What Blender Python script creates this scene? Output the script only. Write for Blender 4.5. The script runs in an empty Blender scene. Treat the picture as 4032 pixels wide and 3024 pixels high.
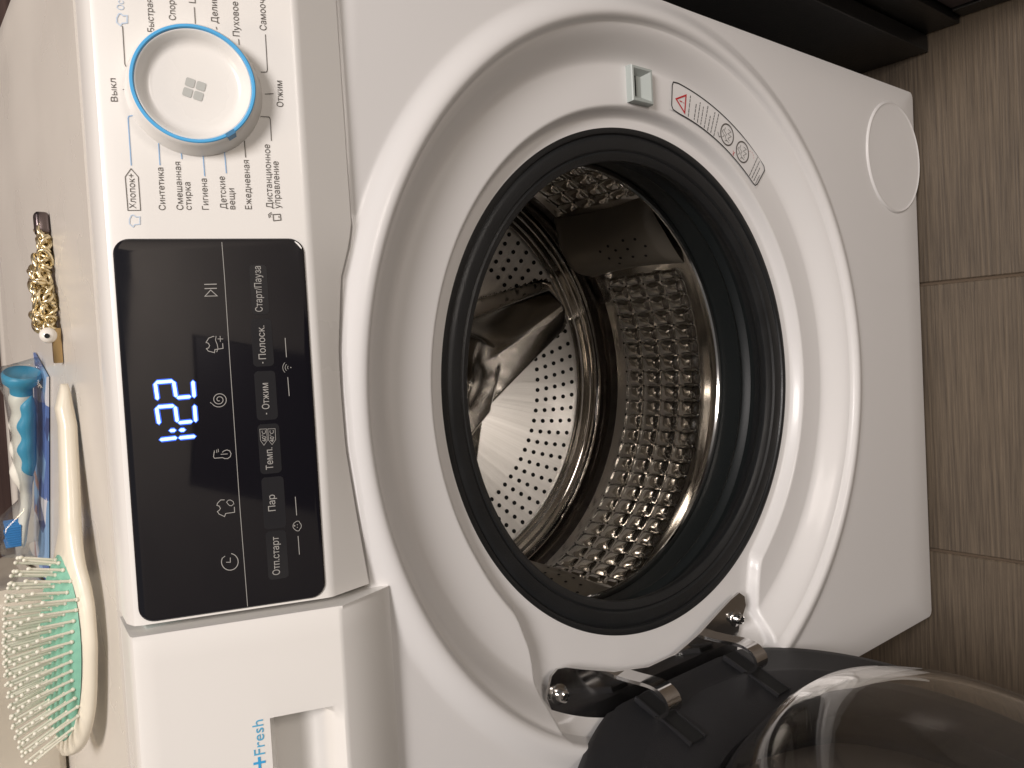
import bpy, bmesh, math, random
from mathutils import Vector, Matrix, noise
random.seed(7)
S = bpy.context.scene
COL = S.collection
PI = math.pi
R = math.radians

# ------------------------------------------------------------------ camera
cam_d = bpy.data.cameras.new('camera'); cam = bpy.data.objects.new('camera', cam_d); COL.objects.link(cam)
cam_d.sensor_width = 36; cam_d.lens = 27.91; cam_d.clip_start = 0.02; cam_d.clip_end = 50
fw = Vector((-.0341, .773, -.6335)).normalized()
rt = Vector((.9979, -.0084, -.0640)); rt = (rt - fw*rt.dot(fw)).normalized(); up = rt.cross(fw)
m = Matrix((( -up.x, rt.x, -fw.x), (-up.y, rt.y, -fw.y), (-up.z, rt.z, -fw.z))).to_4x4()   # the phone was held sideways: world up is picture left
m.translation = Vector((.0258, -.4006, .9454)); cam.matrix_world = m
cam_d.dof.use_dof = False
S.camera = cam

# ------------------------------------------------------------------ world and lamps
W = bpy.data.worlds.new('World'); S.world = W; W.use_nodes = True
bg = W.node_tree.nodes['Background']; bg.inputs[0].default_value = (.58, .56, .55, 1); bg.inputs[1].default_value = .24
def lamp(name, loc, target, size, power, col):
    d = bpy.data.lights.new(name, 'AREA'); d.shape = 'DISK'; d.size = size; d.energy = power; d.color = col
    o = bpy.data.objects.new(name, d); COL.objects.link(o); o.location = loc
    o.rotation_euler = (Vector(target)-Vector(loc)).to_track_quat('-Z', 'Y').to_euler()
lamp('ceiling_lamp', (-.20, -.05, 2.40), (-.05, .0, .8), .40, 4.5, (1, .78, .55))
def bulb(name, loc, radius, power, col):
    d = bpy.data.lights.new(name, 'POINT'); d.shadow_soft_size = radius; d.energy = power; d.color = col
    o = bpy.data.objects.new(name, d); COL.objects.link(o); o.location = loc
bulb('room_lamp', (.60, -1.10, 2.85), .40, 226, (1, .93, .90))
lamp('low_fill_lamp', (.80, -1.85, .72), (0, 0, .45), .50, 9, (1, .90, .82))  # added fill, kept low so that it reaches the drum back
S.view_settings.view_transform = 'Standard'; S.view_settings.look = 'None'; S.view_settings.exposure = 0; S.view_settings.gamma = 1
S.render.engine = 'CYCLES'
try:
    S.cycles.use_denoising = True; S.cycles.max_bounces = 10; S.cycles.transmission_bounces = 10
except Exception: pass

# ------------------------------------------------------------------ materials
MATS = {}
def lin(c): return tuple(((v/255)/12.92 if v/255 <= .04045 else ((v/255+.055)/1.055)**2.4) for v in c)
def mat(name, col, rough=.5, metal=0, coat=0, spec=.5, emit=None, es=0, trans=0, ior=1.45, bump=0, bscale=200, mottle=0, mscale=8, aniso=0, alpha=1, rvar=0):
    m = bpy.data.materials.new(name); m.use_nodes = True; nt = m.node_tree; b = nt.nodes['Principled BSDF']
    b.inputs['Base Color'].default_value = (*col, 1); b.inputs['Roughness'].default_value = rough; b.inputs['Metallic'].default_value = metal
    b.inputs['Coat Weight'].default_value = coat; b.inputs['Coat Roughness'].default_value = .08
    b.inputs['Specular IOR Level'].default_value = spec; b.inputs['IOR'].default_value = ior
    b.inputs['Transmission Weight'].default_value = trans; b.inputs['Alpha'].default_value = alpha
    if aniso: b.inputs['Anisotropic'].default_value = aniso
    if emit: b.inputs['Emission Color'].default_value = (*emit, 1); b.inputs['Emission Strength'].default_value = es
    tc = nt.nodes.new('ShaderNodeTexCoord')
    if mottle or rvar:
        n = nt.nodes.new('ShaderNodeTexNoise'); n.inputs['Scale'].default_value = mscale; n.inputs['Detail'].default_value = 5
        nt.links.new(tc.outputs['Object'], n.inputs['Vector'])
        if mottle:
            mx = nt.nodes.new('ShaderNodeMixRGB'); mx.blend_type = 'MULTIPLY'; mx.inputs[0].default_value = mottle
            mx.inputs[1].default_value = (*col, 1); nt.links.new(n.outputs[0], mx.inputs[2]); nt.links.new(mx.outputs[0], b.inputs['Base Color'])
        if rvar:
            mr = nt.nodes.new('ShaderNodeMapRange'); mr.inputs[1].default_value = .35; mr.inputs[2].default_value = .7
            mr.inputs[3].default_value = max(.02, rough-rvar); mr.inputs[4].default_value = rough+rvar
            nt.links.new(n.outputs[0], mr.inputs[0]); nt.links.new(mr.outputs[0], b.inputs['Roughness'])
    if bump:
        n2 = nt.nodes.new('ShaderNodeTexNoise'); n2.inputs['Scale'].default_value = bscale; n2.inputs['Detail'].default_value = 3
        bp = nt.nodes.new('ShaderNodeBump'); bp.inputs['Strength'].default_value = bump; bp.inputs['Distance'].default_value = .001
        nt.links.new(tc.outputs['Object'], n2.inputs['Vector']); nt.links.new(n2.outputs[0], bp.inputs['Height']); nt.links.new(bp.outputs[0], b.inputs['Normal'])
    MATS[name] = m; return m
WHITE = mat('white_enamel', (.745, .735, .725), .36, coat=.10, rvar=.06, mscale=5)
PLAST = mat('white_plastic', (.76, .745, .715), .32, coat=.1, rvar=.05, mscale=9)
LTOP = mat('white_top_plate', (.66, .625, .57), .30, rvar=.08, mscale=7)
GREYW = mat('pale_grey_plastic', (.40, .44, .42), .38)
def radial_grain(m):
    nt = m.node_tree; b = nt.nodes['Principled BSDF']; tc = nt.nodes.new('ShaderNodeTexCoord'); sx = nt.nodes.new('ShaderNodeSeparateXYZ'); nt.links.new(tc.outputs['Object'], sx.inputs[0])
    sb = nt.nodes.new('ShaderNodeMath'); sb.operation = 'SUBTRACT'; sb.inputs[1].default_value = .450; nt.links.new(sx.outputs[2], sb.inputs[0])
    at = nt.nodes.new('ShaderNodeMath'); at.operation = 'ARCTAN2'; nt.links.new(sb.outputs[0], at.inputs[0]); nt.links.new(sx.outputs[0], at.inputs[1])
    n = nt.nodes.new('ShaderNodeTexNoise'); n.noise_dimensions = '1D'; n.inputs['Scale'].default_value = 14; n.inputs['Detail'].default_value = 6; n.inputs['Roughness'].default_value = .7; nt.links.new(at.outputs[0], n.inputs['W'])
    cr = nt.nodes.new('ShaderNodeValToRGB'); cr.color_ramp.elements[0].position = .3; cr.color_ramp.elements[1].position = .7; cr.color_ramp.elements[0].color = (.71, .69, .65, 1); cr.color_ramp.elements[1].color = (.82, .80, .76, 1)
    nt.links.new(n.outputs[0], cr.inputs[0]); nt.links.new(cr.outputs[0], b.inputs['Base Color'])
    bp = nt.nodes.new('ShaderNodeBump'); bp.inputs['Strength'].default_value = .12; bp.inputs['Distance'].default_value = .002; nt.links.new(n.outputs[0], bp.inputs['Height']); nt.links.new(bp.outputs[0], b.inputs['Normal'])
RUBBER = mat('black_rubber', (.013, .014, .015), .42, bump=.25, bscale=900, rvar=.1, mscale=30)
RUBIN = mat('teal_black_rubber', (.006, .0085, .009), .5, bump=.15, bscale=500)
BLACKP = mat('black_door_plastic', (.014, .014, .016), .50, bump=.35, bscale=1400)
GLASSB = mat('black_display_glass', (.006, .006, .009), .05, spec=.6, coat=.6, rvar=.03, mscale=40)
BTN = mat('black_touch_film', (.020, .020, .022), .12)
STEEL = mat('brushed_steel', (.78, .75, .70), .40, .9, rvar=.03, mscale=14)
radial_grain(STEEL)
STEELD = mat('polished_drum_steel', (.64, .62, .59), .12, 1, rvar=.06, mscale=18)
LIFTM = mat('satin_lifter_plastic', (.20, .175, .14), .42, .3, bump=.2, bscale=1500)
CHROME = mat('chrome', (.62, .61, .60), .12, 1, rvar=.05, mscale=60)
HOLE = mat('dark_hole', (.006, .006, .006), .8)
GLASS = mat('tinted_bowl_glass', (.92, .91, .89), .02, trans=1, ior=1.47)
INK = mat('grey_ink', lin((92, 88, 84)), .6)
BLUE = mat('blue_ink', lin((125, 170, 215)), .5)
FAINT = mat('faint_blue_ink', lin((190, 205, 222)), .5)
AQUA = mat('aqua_ink', lin((88, 168, 205)), .5)
GREY = mat('silver_ink', lin((158, 156, 152)), .5)
PRINT = mat('black_ink', (.02, .02, .022), .5)
REDI = mat('red_ink', lin((190, 40, 45)), .5)
RINGB = mat('blue_knob_ring', lin((85, 172, 226)), .25)
PTR = mat('blue_pointer', lin((86, 138, 178)), .2)
LOGO = mat('grey_emblem_ink', lin((176, 178, 174)), .5)
LED = mat('lit_digit', (.2, .4, .9), .4, emit=(.40, .74, 1.0), es=1.9)
HALO = mat('digit_edge_light', (.05, .1, .5), .4, emit=(.03, .11, .85), es=.8)
CREAM = mat('cream_plastic', (.79, .735, .61), .30, coat=.2)
MINT = mat('mint_rubber', lin((126, 182, 160)), .5)
BRIST = mat('pale_bristle', (.88, .86, .74), .4, trans=.15)
GOLD = mat('gold_metal', (.78, .67, .44), .34, 1, rvar=.1, mscale=300)
PEARL = mat('pearl', (.82, .78, .72), .18, coat=.5)
CLASP = mat('dark_clasp_metal', (.16, .13, .13), .25, 1)
BAR = mat('gold_bar_metal', (.50, .36, .18), .35, 1)
TBLUE = mat('turquoise_rubber', lin((70, 156, 192)), .4)
TWHITE = mat('ivory_plastic', (.80, .78, .70), .35)
TBR = mat('blue_bristle', lin((60, 138, 205)), .5)
def clear_mat():
    m = bpy.data.materials.new('clear_blister'); m.use_nodes = True; nt = m.node_tree; nt.nodes.clear()
    o = nt.nodes.new('ShaderNodeOutputMaterial'); mx = nt.nodes.new('ShaderNodeMixShader'); tr = nt.nodes.new('ShaderNodeBsdfTransparent'); gl = nt.nodes.new('ShaderNodeBsdfGlossy')
    tr.inputs[0].default_value = (.95, .96, .96, 1); gl.inputs['Roughness'].default_value = .06; fr = nt.nodes.new('ShaderNodeLayerWeight'); fr.inputs[0].default_value = .12
    nt.links.new(fr.outputs[1], mx.inputs[0]); nt.links.new(tr.outputs[0], mx.inputs[1]); nt.links.new(gl.outputs[0], mx.inputs[2]); nt.links.new(mx.outputs[0], o.inputs[0]); return m
CLEAR = clear_mat()
CABB = mat('black_lacquer', (.008, .008, .008), .35, bump=.2, bscale=300)
CABP = mat('dark_plum_laminate', (.030, .022, .025), .45)
GROUT = mat('floor_grout', lin((92, 78, 64)), .8)

def wood_mat(name, c1, c2, axis, sc=(3, 140), rough=.55, bump=.25):
    m = bpy.data.materials.new(name); m.use_nodes = True; nt = m.node_tree; b = nt.nodes['Principled BSDF']
    tc = nt.nodes.new('ShaderNodeTexCoord'); mp = nt.nodes.new('ShaderNodeMapping')
    s = [sc[1]]*3; s[axis] = sc[0]; mp.inputs['Scale'].default_value = s
    nt.links.new(tc.outputs['Object'], mp.inputs['Vector'])
    n = nt.nodes.new('ShaderNodeTexNoise'); n.inputs['Scale'].default_value = 1; n.inputs['Detail'].default_value = 6; n.inputs['Roughness'].default_value = .65
    nt.links.new(mp.outputs[0], n.inputs['Vector'])
    n2 = nt.nodes.new('ShaderNodeTexNoise'); n2.inputs['Scale'].default_value = 6; n2.inputs['Detail'].default_value = 4
    nt.links.new(tc.outputs['Object'], n2.inputs['Vector'])
    mx0 = nt.nodes.new('ShaderNodeMath'); mx0.operation = 'MULTIPLY_ADD'; mx0.inputs[1].default_value = .35; nt.links.new(n2.outputs[0], mx0.inputs[0]); nt.links.new(n.outputs[0], mx0.inputs[2])
    cr = nt.nodes.new('ShaderNodeValToRGB'); cr.color_ramp.elements[0].position = .46; cr.color_ramp.elements[1].position = .86
    cr.color_ramp.elements[0].color = (*c1, 1); cr.color_ramp.elements[1].color = (*c2, 1)
    nt.links.new(mx0.outputs[0], cr.inputs[0]); nt.links.new(cr.outputs[0], b.inputs['Base Color'])
    b.inputs['Roughness'].default_value = rough
    bp = nt.nodes.new('ShaderNodeBump'); bp.inputs['Strength'].default_value = bump; bp.inputs['Distance'].default_value = .002
    nt.links.new(n.outputs[0], bp.inputs['Height']); nt.links.new(bp.outputs[0], b.inputs['Normal'])
    return m
FLOORM = wood_mat('brown_streaked_tile', lin((62, 53, 44)), lin((108, 95, 79)), 0, (9, 330), .5, .25)
WALLM = wood_mat('dark_brown_wall_tile', lin((50, 36, 34)), lin((92, 72, 66)), 0, (4, 120), .5, .15)

# ------------------------------------------------------------------ helpers
def mesh_obj(name, verts, faces, material, parent=None, smooth=True, angle=40, doubles=False, recalc=False):
    me = bpy.data.meshes.new(name); me.from_pydata([tuple(v) for v in verts], [], faces)
    if doubles or recalc:
        bm = bmesh.new(); bm.from_mesh(me)
        if doubles: bmesh.ops.remove_doubles(bm, verts=bm.verts, dist=1e-5)
        bmesh.ops.recalc_face_normals(bm, faces=bm.faces); bm.to_mesh(me); bm.free()
    return link(name, me, material, parent, smooth, angle)
def link(name, me, material, parent=None, smooth=True, angle=40):
    if not me.materials: me.materials.append(material)
    if smooth:
        me.polygons.foreach_set('use_smooth', [True]*len(me.polygons))
        me.set_sharp_from_angle(angle=R(angle))
    o = bpy.data.objects.new(name, me); COL.objects.link(o)
    if parent is not None: attach(o, parent)
    me.update(); return o
ROOTLOC = {}
def attach(o, p):
    o.parent = p
    if p.name in ROOTLOC: o.matrix_parent_inverse = Matrix.Translation(-ROOTLOC[p.name])
def thing(name, loc, label, cat, group=None):
    o = bpy.data.objects.new(name, None); COL.objects.link(o); o.location = loc; ROOTLOC[o.name] = Vector(loc); o.empty_display_size = .05
    o['label'] = label; o['category'] = cat
    if group: o['group'] = group
    return o
def bm_obj(name, bm, material, parent=None, smooth=True, angle=40):
    bmesh.ops.recalc_face_normals(bm, faces=bm.faces)
    me = bpy.data.meshes.new(name); bm.to_mesh(me); bm.free()
    return link(name, me, material, parent, smooth, angle)
def box_bm(x0, x1, y0, y1, z0, z1, bev=0, seg=2, bm=None):
    b = bm or bmesh.new()
    g = bmesh.ops.create_cube(b, size=1)
    for v in g['verts']: v.co = Vector((x0+(v.co.x+.5)*(x1-x0), y0+(v.co.y+.5)*(y1-y0), z0+(v.co.z+.5)*(z1-z0)))
    if bev:
        es = list({e for v in g['verts'] for e in v.link_edges}); bmesh.ops.bevel(b, geom=es, offset=bev, segments=seg, affect='EDGES', profile=.6)
    return b
def lathe(name, prof, material, parent, place, n=192, closed=True, smooth=True, angle=35, rmod=None):
    """prof: (radius, depth) pairs; place(r, theta, d) -> point"""
    V = []; F = []
    for k in range(n):
        t = 2*PI*k/n
        for i, (r, d) in enumerate(prof):
            if rmod: r = rmod(r, t, i)
            V.append(place(r, t, d))
    L = len(prof)
    for k in range(n):
        a = k*L; b = ((k+1) % n)*L
        for i in range(L-1): F.append((a+i, b+i, b+i+1, a+i+1))
    return mesh_obj(name, V, F, material, parent, smooth, angle, recalc=True, doubles=True)
CZ = .450
def porthole(r, t, d): return (r*math.cos(t), d, CZ+r*math.sin(t))
def smooth01(a, b, x):
    t = max(0., min(1., (x-a)/(b-a))); return t*t*(3-2*t)
def interp(pts, x):
    if x <= pts[0][0]: return pts[0][1]
    for (a, ya), (b, yb) in zip(pts, pts[1:]):
        if x <= b: return ya+(yb-ya)*(x-a)/(b-a)
    return pts[-1][1]
def ribbon(pts, w, closed=False):
    """mitred flat ribbon in 2D -> verts, faces"""
    n = len(pts); P = [Vector(p) for p in pts]; V = []; F = []
    for i in range(n):
        a = P[i-1] if (i > 0 or closed) else None; b = P[(i+1) % n] if (i < n-1 or closed) else None
        d1 = (P[i]-a).normalized() if a is not None else None; d2 = (b-P[i]).normalized() if b is not None else None
        if d1 is None: d1 = d2
        if d2 is None: d2 = d1
        t = d1+d2; t = t.normalized() if t.length > 1e-6 else d1
        nrm = Vector((-t.y, t.x)); c = max(.45, abs(nrm.dot(Vector((-d1.y, d1.x)))))
        V += [P[i]+nrm*w/2/c, P[i]-nrm*w/2/c]
    for i in range(n if closed else n-1):
        j = (i+1) % n; F.append((2*i, 2*i+1, 2*j+1, 2*j))
    return V, F
def raw_text(s):
    c = bpy.data.curves.new('lettering_curve', 'FONT'); c.body = s; c.resolution_u = 3
    o = bpy.data.objects.new('lettering_curve', c); COL.objects.link(o)
    dg = bpy.context.evaluated_depsgraph_get(); me = bpy.data.meshes.new_from_object(o.evaluated_get(dg))
    V = [v.co.copy() for v in me.vertices]; F = [tuple(p.vertices) for p in me.polygons]
    bpy.data.objects.remove(o); bpy.data.curves.remove(c); bpy.data.meshes.remove(me)
    return V, F
BARX = max(v.x for v in raw_text('|')[0])
NSH = [(.08, 0), (.155, 0), (.155, .245), (.43, .245), (.43, 0), (.505, 0), (.505, .54), (.43, .54), (.43, .315), (.155, .315), (.155, .54), (.08, .54)]
def rect(a, b, c, d): return [(a, c), (b, c), (b, d), (a, d)]
def bowl_strip(xs, xe, yb, yt, w=.072):
    # closed bowl from a stem at xs bulging to xe, as quads
    rr = (yt-yb)/2; sg = 1 if xe > xs else -1; cx = xe-sg*rr; cy = (yt+yb)/2; ri = rr-w
    o = [(xs, yt)]+[(cx+sg*rr*math.cos(a), cy+rr*math.sin(a)) for a in [PI/2-PI*i/12 for i in range(13)]]+[(xs, yb)]
    q = [(xs, yt-w)]+[(cx+sg*ri*math.cos(a), cy+ri*math.sin(a)) for a in [PI/2-PI*i/12 for i in range(13)]]+[(xs, yb+w)]
    return [[o[i], o[i+1], q[i+1], q[i]] for i in range(len(o)-1)]
def own_shapes():
    D = {'н': [NSH]}
    for ch in 'ыя':
        V, F = raw_text(ch); a = min(v.x for v in V); b = max(v.x for v in V)
        if ch == 'ы': D[ch] = [rect(a, a+.075, 0, .54), rect(b-.075, b, 0, .54)]+bowl_strip(a+.075, b-.155, 0, .33)
        else: D[ch] = [rect(b-.075, b, 0, .54)]+bowl_strip(b-.075, a+.035, .20, .54)+[[(a, 0), (a+.085, 0), (a+.255, .199), (a+.165, .199)]]
    return D
OWN = own_shapes()
def text_geo(s):
    # three lower-case letters of the built-in font fill badly: they are drawn here as their own outlines
    if not any(ch in OWN for ch in s): return raw_text(s)
    V = []; F = []
    def adv(p): return max(v.x for v in raw_text(p+'|')[0])-BARX if p else 0
    k = 0
    while k < len(s):
        x = adv(s[:k])
        if s[k] in OWN:
            for P in OWN[s[k]]: o = len(V); V += [Vector((x+a, b, 0)) for a, b in P]; F.append(tuple(range(o, o+len(P))))
            k += 1
        else:
            e = min([s.find(ch, k) for ch in OWN if s.find(ch, k) >= 0], default=len(s))
            v, f = raw_text(s[k:e]); o = len(V); V += [p+Vector((x, 0, 0)) for p in v]; F += [tuple(o+q for q in t) for t in f]; k = e
    return V, F
def capheight():
    V, F = text_geo('Н'); return max(v.y for v in V)
CAPH = capheight()

# control panel plane
T20 = R(20); PP0 = Vector((0, -.012, .755)); PU = Vector((0, math.sin(T20), math.cos(T20))); PN = Vector((0, -math.cos(T20), math.sin(T20)))
def pan(u, v, h=0): return PP0+Vector((u, 0, 0))+PU*v+PN*h
def lettering(s, seg, h, material, parent, lift, name='lettering', bold=0):
    """seg: baseline start/end (mm on the panel), h: cap height (mm)"""
    V, F = text_geo(s); x0 = min(v.x for v in V); x1 = max(v.x for v in V)
    a = Vector(seg[:2])/1000; b = Vector(seg[2:])/1000; d = b-a; up2 = Vector((-d.y, d.x)).normalized()
    k = h/1000/CAPH
    W2 = [a+d*((v.x-x0)/(x1-x0))+up2*v.y*k for v in V]
    return mesh_obj(name, [pan(p.x, p.y, lift) for p in W2], F, material, parent, smooth=False)
def strokes(L, material, parent, lift, name='print_line'):
    for i, (pts, w, c, cl) in enumerate(L):
        v, f = ribbon([(x/1000, y/1000) for x, y in pts], w/1000, cl)
        mesh_obj(name, [pan(p.x, p.y, lift+.00002*(i % 7)) for p in v], f, material, parent, smooth=False)
PANEL_TEXT=[['Выкл', [160.27, 90.19, 171.47, 90.41], 2.99, 'ink'], ['Хлопок+', [108.64, 85.39, 125.57, 85.12], 3.03, 'ink'], ['Синтетика', [107.93, 72.12, 128.93, 71.9], 3.03, 'ink'], ['Смешанная', [108.09, 63.94, 131.98, 63.77], 3.07, 'ink'], ['стирка', [108.13, 60.06, 121.96, 59.9], 3.09, 'ink'], ['Гигиена', [108.36, 52.01, 123.98, 52.04], 3.13, 'ink'], ['Детские', [108.83, 43.31, 125.27, 43.45], 3.17, 'ink'], ['вещи', [108.64, 39.32, 119.27, 39.24], 3.2, 'ink'], ['Ежедневная', [108.79, 31.29, 133.8, 31.15], 3.24, 'ink'], ['Дистанционное', [109.29, 20.83, 142.19, 20.38], 3.29, 'ink'], ['управление', [109.33, 17.06, 133.6, 16.63], 3.31, 'ink'], ['Отжим', [161.71, 12.33, 175.18, 12.18], 3.32, 'ink'], ['Освежить', [204.7, 84.52, 222.86, 84.23], 3.14, 'faint'], ['Быстрая', [195.23, 71.63, 211.21, 71.5], 3.08, 'ink'], ['Спорт', [201.83, 61.36, 213.61, 61.39], 3.13, 'ink'], ['Цветное', [211.14, 51.63, 227.89, 51.42], 3.18, 'ink'], ['Деликатная', [202.09, 41.68, 226.68, 41.29], 3.23, 'ink'], ['Пуховое одеяло', [196.35, 31.7, 230.07, 31.21], 3.29, 'ink'], ['Самоочистка', [200.42, 18.27, 227.6, 18.01], 3.36, 'ink']]
DISPLAY_TEXT=[['Старт/Пауза', [56.06, 29.27, 79.4, 28.79], 3.63, 'ink'], ['Полоск.', [31.66, 29.13, 48.91, 28.96], 3.63, 'ink'], ['Отжим', [5.87, 29.06, 19.29, 28.91], 3.64, 'ink'], ['Темп.', [-25.56, 29.11, -14.17, 28.93], 3.65, 'ink'], ['Пар', [-47.12, 29.3, -38.66, 29.24], 3.66, 'ink'], ['Отп.старт', [-80.62, 29.23, -60.69, 28.68], 3.67, 'ink'], ['60°C', [-10.72, 31.7, -5.13, 31.58], 2.12, 'ink'], ['40°C', [-11.45, 27.84, -5.29, 27.69], 2.13, 'ink']]
PANEL_LINES=[[[[107.62, 89.1], [107.75, 83.45], [124.1, 83.43], [128.01, 86.41], [123.97, 89.27]], 0.35, 'ink', True], [[[196.96, 85.71], [187.15, 85.8], [178.6, 85.87], [177.66, 85.46], [177.13, 84.6]], 0.35, 'ink', False], [[[166.22, 87.56], [166.42, 85.36]], 0.35, 'ink', False], [[[199.13, 62.88], [199.89, 62.76]], 0.35, 'ink', False], [[[209.16, 52.4], [200.78, 52.43]], 0.35, 'ink', False], [[[200.23, 42.67], [198.87, 42.47]], 0.35, 'ink', False], [[[194.91, 32.31], [192.05, 32.19]], 0.35, 'ink', False], [[[198.4, 19.0], [180.49, 19.13], [179.21, 19.52], [179.01, 22.42]], 0.35, 'ink', False], [[[167.86, 21.14], [168.35, 16.84]], 0.35, 'ink', False], [[[144.05, 19.43], [155.27, 19.26], [156.27, 19.81], [156.31, 23.99]], 0.35, 'ink', False], [[[129.52, 86.18], [152.5, 86.13], [153.49, 85.72], [153.88, 83.78]], 0.4, 'blue', False], [[[130.03, 73.23], [141.77, 73.18]], 0.4, 'blue', False], [[[133.38, 62.97], [136.81, 63.1]], 0.4, 'blue', False], [[[125.05, 52.84], [135.84, 52.95]], 0.4, 'blue', False], [[[126.85, 42.47], [137.5, 42.61]], 0.4, 'blue', False], [[[135.09, 32.64], [143.54, 32.64]], 0.4, 'ink', False], [[[105.23, 87.75], [103.34, 88.69], [101.09, 88.84], [99.59, 87.29], [100.72, 86.52], [100.95, 84.23], [104.5, 84.0], [104.49, 85.87], [105.46, 86.91]], 0.5, 'faint', True], [[[202.62, 87.04], [200.68, 87.98], [198.45, 88.12], [197.1, 86.58], [198.28, 85.82], [198.7, 83.55], [202.21, 83.32], [202.04, 85.17], [202.91, 86.2]], 0.6, 'faint', True], [[[106.11, 21.03], [106.38, 17.4], [103.35, 17.2], [102.93, 20.92]], 0.4, 'ink', True], [[[105.5, 18.23], [104.38, 18.14]], 0.3, 'ink', False], [[[104.67, 22.35], [105.7, 22.59], [106.67, 21.46]], 0.3, 'ink', False], [[[104.35, 22.98], [106.1, 23.33], [107.38, 21.72]], 0.3, 'ink', False]]
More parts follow.
